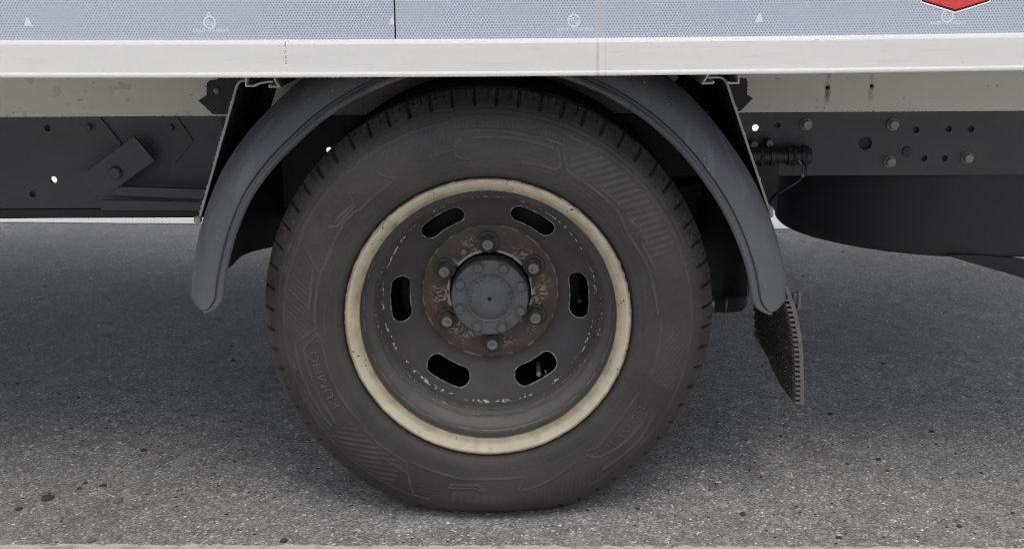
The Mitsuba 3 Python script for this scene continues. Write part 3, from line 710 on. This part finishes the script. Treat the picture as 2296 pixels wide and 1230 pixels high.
tg = np.gradient(prof, axis=0)
tg /= np.linalg.norm(tg, axis=1, keepdims=True)
nr = np.stack([-tg[:, 1] * -1, -tg[:, 0]], -1)            # outward normal in (r, y)
if (nr[10] * np.array([0, -1])).sum() < 0:
    nr = -nr
Rg = R_[:, None] + nr[:, :1] * hgt / 1000
Yg = prof[:, 1][:, None] + nr[:, 1:] * hgt / 1000
Rg, Yg = squash(Rg, Yg, ths[None, :])
Zg = np.maximum(ZC + Rg * np.sin(ths)[None, :], .0006)
V = np.stack([Rg * np.cos(ths)[None, :], Yg, Zg], -1)
# rubber colour: patches of dust and bloom, rubbed greys, painted light on raised edges
def nz(f, o=3, seed=0, sx=1.0):
    return meshkit.fbm(np.stack([V[..., 0] * f, V[..., 1] * f * sx, V[..., 2] * f], -1), o, seed=seed)


def ss(a, b, x):
    t = np.clip((x - a) / (b - a), 0, 1)
    return t * t * (3 - 2 * t)


def blend(c, d, t):
    return c * (1 - t[..., None]) + np.array(d) * t[..., None]


C = blend(np.broadcast_to([.038, .0365, .0375], V.shape), [.053, .0495, .0495], ss(.35, .68, nz(14, 4, 1)))
C = blend(C, [.064, .057, .055], .55 * ss(242, 226, rmm))
C = blend(C, [.058, .051, .048], .6 * ss(.45, .7, nz(9, 3, 5)) * ss(285, 310, rmm))
C = blend(C, [.073, .070, .070], np.clip(ridge, 0, 1) * (.25 + .75 * ss(.3, .65, nz(30, 3, 8))))  # ridge tops greyer: wear, and relief shading painted into the colour
C = blend(C, [.088, .083, .080], ss(334, 348, rmm) * (.25 + .75 * ss(.35, .62, nz(60, 3, 2))))  # paler shoulder: wear, with its light-catching edge painted in
C = blend(C, [.130, .125, .122], .8 * ss(347.0, 349.5, rmm) * (yy < .045) * ss(.2, .5, nz(90, 2, 3)))  # pale rim along the shoulder stands in for reflected sky, with wear
rub = ss(.62, .72, nz(170, 3, 6)) * ss(.58, .72, nz(9, 2, 17)) * ss(285, 315, rmm)
C = blend(C, [.13, .126, .124], .7 * rub)
C = np.array([.90, .885, .885]) * C * (.86 + .28 * nz(420, 2, 11))[..., None]
key = W + 'tyre'
scene[key] = mikit.ply(trimesh.Trimesh(V.reshape(-1, 3), grid_faces(len(R_), NT, False, True), process=False), 'tyre_rubber', True, color=C.reshape(-1, 3))


# raised lettering bent round the side wall
def wall_y(r):
    return np.interp(r, hp[:, 0], hp[:, 1])


def letters(text, height, r_mid, t0, t1, key, mt='letter_rubber', lift=.0002, thick=.0006, bold=False):
    """reads clockwise with its tops outward, from angle t0 down to t1"""
    g = meshkit.text_mesh(text, height, thick, bold)
    g = g.subdivide_to_size(.004)
    x = (g.vertices[:, 0] - g.bounds[0][0]) / (g.bounds[1][0] - g.bounds[0][0])
    a = np.radians(t0 + (t1 - t0) * x)
    r = r_mid - height / 2 + g.vertices[:, 1]
    y = wall_y(r) - lift - g.vertices[:, 2]
    r, y = squash(r, y, a)
    add(key, trimesh.Trimesh(np.stack([r * np.cos(a), y, ZC + r * np.sin(a)], -1), g.faces, process=False), mt)


letters('KUMHO', .0125, .2705, 209.5, 189.0, W + 'lettering', lift=-.0004, thick=.0012)
letters('195/75 R 16 C', .0100, .2735, 331.0, 308.5, W + 'lettering', lift=-.0004, thick=.0012)
letters('TUBELESS  STEEL  RADIAL', .0026, .2385, 373.0, 356.5, W + 'lettering', lift=.0003, thick=.0004)
letters('107/105 T   LOAD RANGE D', .0026, .2390, 346.0, 318.0, W + 'lettering', lift=.0003, thick=.0004)
letters('TREAD 4 PLIES', .0030, .2420, 292.0, 276.0, W + 'lettering', lift=.0003, thick=.0004)

# rim: rolled flange, bead seat, drop centre
rimp = [(.2135, .0140), (.2180, .0110), (.2205, .0075), (.2212, .0040), (.2206, .0008), (.2185, -.0012), (.2160, -.0012), (.2135, .0003), (.2110, .0030), (.2085, .0066), (.2060, .0098), (.2032, .0122), (.2005, .0142), (.1988, .0166), (.1984, .0195), (.1988, .0230), (.1984, .0330), (.1966, .0385), (.1950, .0415), (.1962, .0450), (.1958, .0490), (.1900, .0560), (.1850, .0605), (.1822, .0640), (.1812, .0690), (.1822, .0730), (.1790, .0790), (.1776, .0850), (.1772, .0960), (.1775, .1080)]
inner = [(.1800, .108), (.1800, .125), (.1900, .1350), (.2010, .1400), (.2030, .1500), (.2060, .1500), (.2050, .1350)]
add(W + 'rim', lathe(np.vstack([smooth_path(rimp, 110), inner]), 240), 'rim_paint', 50)
# wheel disc with six kidney slots
dp = [(.1776, .0950), (.1768, .1010), (.1745, .1075), (.1700, .1160), (.1640, .1245), (.1560, .1325), (.1460, .1405), (.1350, .1480), (.1240, .1560), (.1165, .1640), (.1140, .1695), (.1128, .1712), (.1100, .1712), (.0900, .1715), (.0692, .1718)]
dpp = np.array(dp)
d_out = [(r - .0005, y + .0065) for r, y in dp[::-1]]
solid = to_man(lathe(np.vstack([dp, d_out]), 240, closed=True))
slots = []
SL = [121, 61, 1, -59, -119, -179]
for a in SL:
    arc = LineString([(.1470 * math.cos(math.radians(a + t)), ZC + .1470 * math.sin(math.radians(a + t))) for t in np.linspace(-9.2, 9.2, 15)]).buffer(.0152, 12)
    slots.append(arc)
    solid = solid - to_man(prism_xz(arc, .05, .25))
me = solid.to_mesh()
add(W + 'disc', trimesh.Trimesh(me.vert_properties[:, :3], me.tri_verts, process=False), 'disc_steel', 25)
lips = []
for s in slots:
    c = np.array(s.exterior.segmentize(.003).coords)
    r = np.hypot(c[:, 0], c[:, 1] - ZC)
    y = np.interp(-r, -dpp[:, 0], dpp[:, 1]) - .0002
    P = np.stack([c[:, 0], y, c[:, 1]], -1)
    add(W + 'slot_lip', tube(P, .0011, 6), 'slot_lip', 60)
add(W + 'bore_ring', lathe([(.0722, .1716), (.0718, .1698), (.0700, .1690), (.0680, .1696), (.0674, .1720), (.0674, .1800)], 96), 'bore_ring', 40)
add(W + 'brake_drum', lathe([(.0, .196), (.140, .196), (.150, .200), (.156, .212), (.156, .300), (.0, .300)], 96), 'hub_dark', 40)
# hub with eight bolts
add(W + 'hub', lathe([(.0, .1330), (.0034, .1330), (.0036, .1228), (.0046, .1222), (.0120, .1222), (.0220, .1236), (.0300, .1262), (.0350, .1290), (.0375, .1306), (.0388, .1296), (.0402, .1288), (.0420, .1300), (.0440, .1304), (.0600, .1304), (.0622, .1310), (.0634, .1326), (.0634, .1440), (.0618, .1450)], 120), 'hub_paint', 40)
add(W + 'hub_body', lathe([(.0620, .1440), (.0585, .1470), (.0600, .1540), (.0650, .1560), (.0655, .2000)], 96), 'hub_dark', 40)
for k in range(8):
    a = math.radians(20.5 + 45 * k)
    x, z = .0008 + .0542 * math.cos(a), ZC + .0006 + .0542 * math.sin(a)
    add(W + 'hub_bolt', cat(hex_head(x, z, .1232, .1296, .0150, rng.uniform(0, 1)), disc_y(x, z, .0096, .1290, .1306)), 'hub_paint', 30)
for k in range(6):
    a = math.radians(91.97 - 60 * k)
    x, z = .085 * math.cos(a), ZC + .085 * math.sin(a)
    n = cat(disc_y(x, z, .0182, .1655, .1716, 36, .0015), hex_head(x, z, .1510, .1660, .0270, rng.uniform(0, 1), .003),
            lathe([(.0125, .1525), (.0108, .1490), (.0094, .1480)], 28, x, z))
    nk = add(W + 'lug_nut', n, 'nut_steel', 30)
    add(W + 'stud', lathe([(0, .1462), (.0022, .1462), (.0030, .1440), (.0055, .1428), (.0080, .1434), (.0092, .1448), (.0094, .1500)], 28, x, z), 'stud_steel', 30)
add(W + 'locating_screw', lathe([(0, .1680), (.0042, .1682), (.0054, .1695), (.0056, .1716)], 24, -.0432, ZC + .0680), 'stud_steel', 30)
vx, vz = .0799, ZC - .1314
add(W + 'valve', cat(lathe([(0, .1270), (.0030, .1270), (.0044, .1285), (.0044, .1400), (.0036, .1410), (.0036, .1900)], 20, vx, vz), tube(smooth_path([(vx + .010, .138, vz + .004), (vx + .0125, .137, vz - .002), (vx + .009, .138, vz - .006)], 10), .0012, 6)), 'pipe_steel', 40)
add(W + 'valve', lathe([(0, .1420), (.0030, .1420), (.0042, .1440), (.0042, .19)], 16, .1480, ZC - .010), 'hub_dark', 40)

# the inner tyre of the pair and the wheels across the axle, plain where nothing shows them
plain = hp[::6]
plain = np.vstack([plain, np.stack([plain[::-1, 0], .151 - plain[::-1, 1]], -1)])


def plain_tyre(y0):
    q = plain.copy()
    a = np.arange(160) * 2 * np.pi / 160
    r, y = squash(q[:, 0][:, None], q[:, 1][:, None], a[None, :])
    vv = np.stack([r * np.cos(a), np.broadcast_to(y + y0, r.shape), np.maximum(ZC + r * np.sin(a), .0006)], -1)
    return trimesh.Trimesh(vv.reshape(-1, 3), grid_faces(len(q), 160, False, True), process=False)


for y0 in (.214, 1.72, 1.93):
    k = add(K + 'inner_wheel__tyre' if y0 < 1 else K + 'far_wheel%s__tyre' % ('' if y0 < 1.8 else '_001'), plain_tyre(y0), 'old_rubber', True)
    add(k.replace('tyre', 'rim'), lathe([(.214, y0 + .008), (.200, y0 + .02), (.18, y0 + .07), (.10, y0 + .08), (.0, y0 + .08)], 80), 'black_paint', 40)

# ---------------------------------------------------------------- loose stones on the road
pb = [(-.7373, .0755, .0147, 0), (-.7468, .0934, .012, 1), (-.7696, .036, .008, 0), (-.6161, .0656, .0133, 1), (-.6618, .1271, .0087, 0), (-.6953, .1386, .006, 0), (-.6991, .1183, .006, 0), (-.6131, -.0793, .0107, 1), (-.8483, .292, .004, 0), (-.7335, .2886, .004, 0), (-.6386, .2854, .008, 0), (-.5875, .2128, .004, 0),
      (-.5296, .1075, .004, 0), (-.315, -.0834, .0093, 0), (.6847, .1777, .0053, 0), (-.9016, .5909, .0053, 0), (-.6672, .5823, .0053, 0), (-.6173, .9147, .0053, 0), (1.0171, 1.8172, .0067, 0), (.8353, 1.5355, .0053, 0), (.2385, .0284, .0053, 0), (.7338, -.0414, .0067, 0), (.5368, -.0784, .0067, 0), (.8354, .0062, .0053, 0),
      (-0.5911, 0.8059, 0.0080, 0), (-0.8554, 0.5687, 0.0060, 0), (-0.9306, 1.0005, 0.0053, 0), (-0.9571, 1.0976, 0.0053, 0), (-1.0128, 0.6562, 0.0067, 0), (0.5321, 0.3394, 0.0053, 0), (0.6830, 0.2272, 0.0073, 0), (0.8411, 0.7622, 0.0067, 0), (0.8201, 0.3607, 0.0080, 0), (0.8063, 0.2968, 0.0053, 0), (0.6533, 0.4546, 0.0073, 0), (0.4041, 0.0052, 0.0080, 0), (0.4959, 0.0345, 0.0040, 0), (0.4259, 0.4141, 0.0040, 0), (0.5018, 0.7218, 0.0040, 0), (0.4654, 0.3225, 0.0040, 0), (-0.8954, 1.1993, 0.0053, 0), (-1.2560, 1.4716, 0.0053, 0), (-0.8092, 0.3964, 0.0047, 0), (0.8426, 0.1664, 0.0053, 0), (0.6229, 0.2078, 0.0047, 0), (1.0042, 0.5203, 0.0053, 0),
      (-0.6937, 0.3183, 0.0080, 2), (-0.4294, 0.0867, 0.0080, 2), (-0.1094, -0.0356, 0.0060, 2), (-0.2619, -0.0117, 0.0060, 2), (-0.3217, -0.0803, 0.0040, 2), (-0.4567, 0.5139, 0.0047, 2), (-0.3446, 0.2949, 0.0047, 2), (0.0991, -0.0515, 0.0053, 2), (0.4458, 0.0961, 0.0047, 2), (0.7648, 0.2887, 0.0047, 2), (-0.8000, 0.2537, 0.0047, 2), (0.4171, 0.2927, 0.0040, 2),]
STONE = {0: 'flat dark stone chip on the asphalt at lower left, the largest one', 1: 'grey stone chip just beyond the largest dark chip at lower left', 3: 'flat grey stone chip on the asphalt right of the largest dark chip', 46: 'pale stone chip on the asphalt at the left, the one farthest from the pavement', 47: 'pale stone chip midway between the tyre and the large dark chip', 48: 'pale stone chip just below the tyre, left of its contact patch', 7: 'rounded grey pebble touching the white line at lower left'}
for i, (x, y, s, c) in enumerate(pb):
    s *= 1.3
    m = trimesh.creation.icosphere(2, s / 2)
    n = meshkit.noise(np.asarray(m.vertices) / s * 2.2 + i * 11.3, i)
    m.vertices *= (.75 + .5 * n)[:, None]
    m.vertices *= [1, .8 + .4 * rng.random(), .45]
    m.apply_transform(trimesh.transformations.rotation_matrix(rng.uniform(-.6, .6), [0, 0, 1]))
    m.apply_translation([x, y, s * .12])
    if i in STONE:
        add('stone_chip', m, ('stone', 'stone_grey', 'stone_pale')[c], 40, label=STONE[i], category='stone')
    elif c == 2:
        add('stone_chip', m, 'stone_pale', 40, label='tiny pale stone chip lying on the asphalt', category='stone', group='tiny pale stone chips')
    elif x < .2:
        add('stone_chip', m, 'stone', 40, label='tiny dark stone chip on the asphalt left of the tyre', category='stone', group='tiny stone chips left of the tyre')
    else:
        add('stone_chip', m, 'stone', 40, label='tiny dark stone chip on the asphalt right of the tyre', category='stone', group='tiny stone chips right of the tyre')
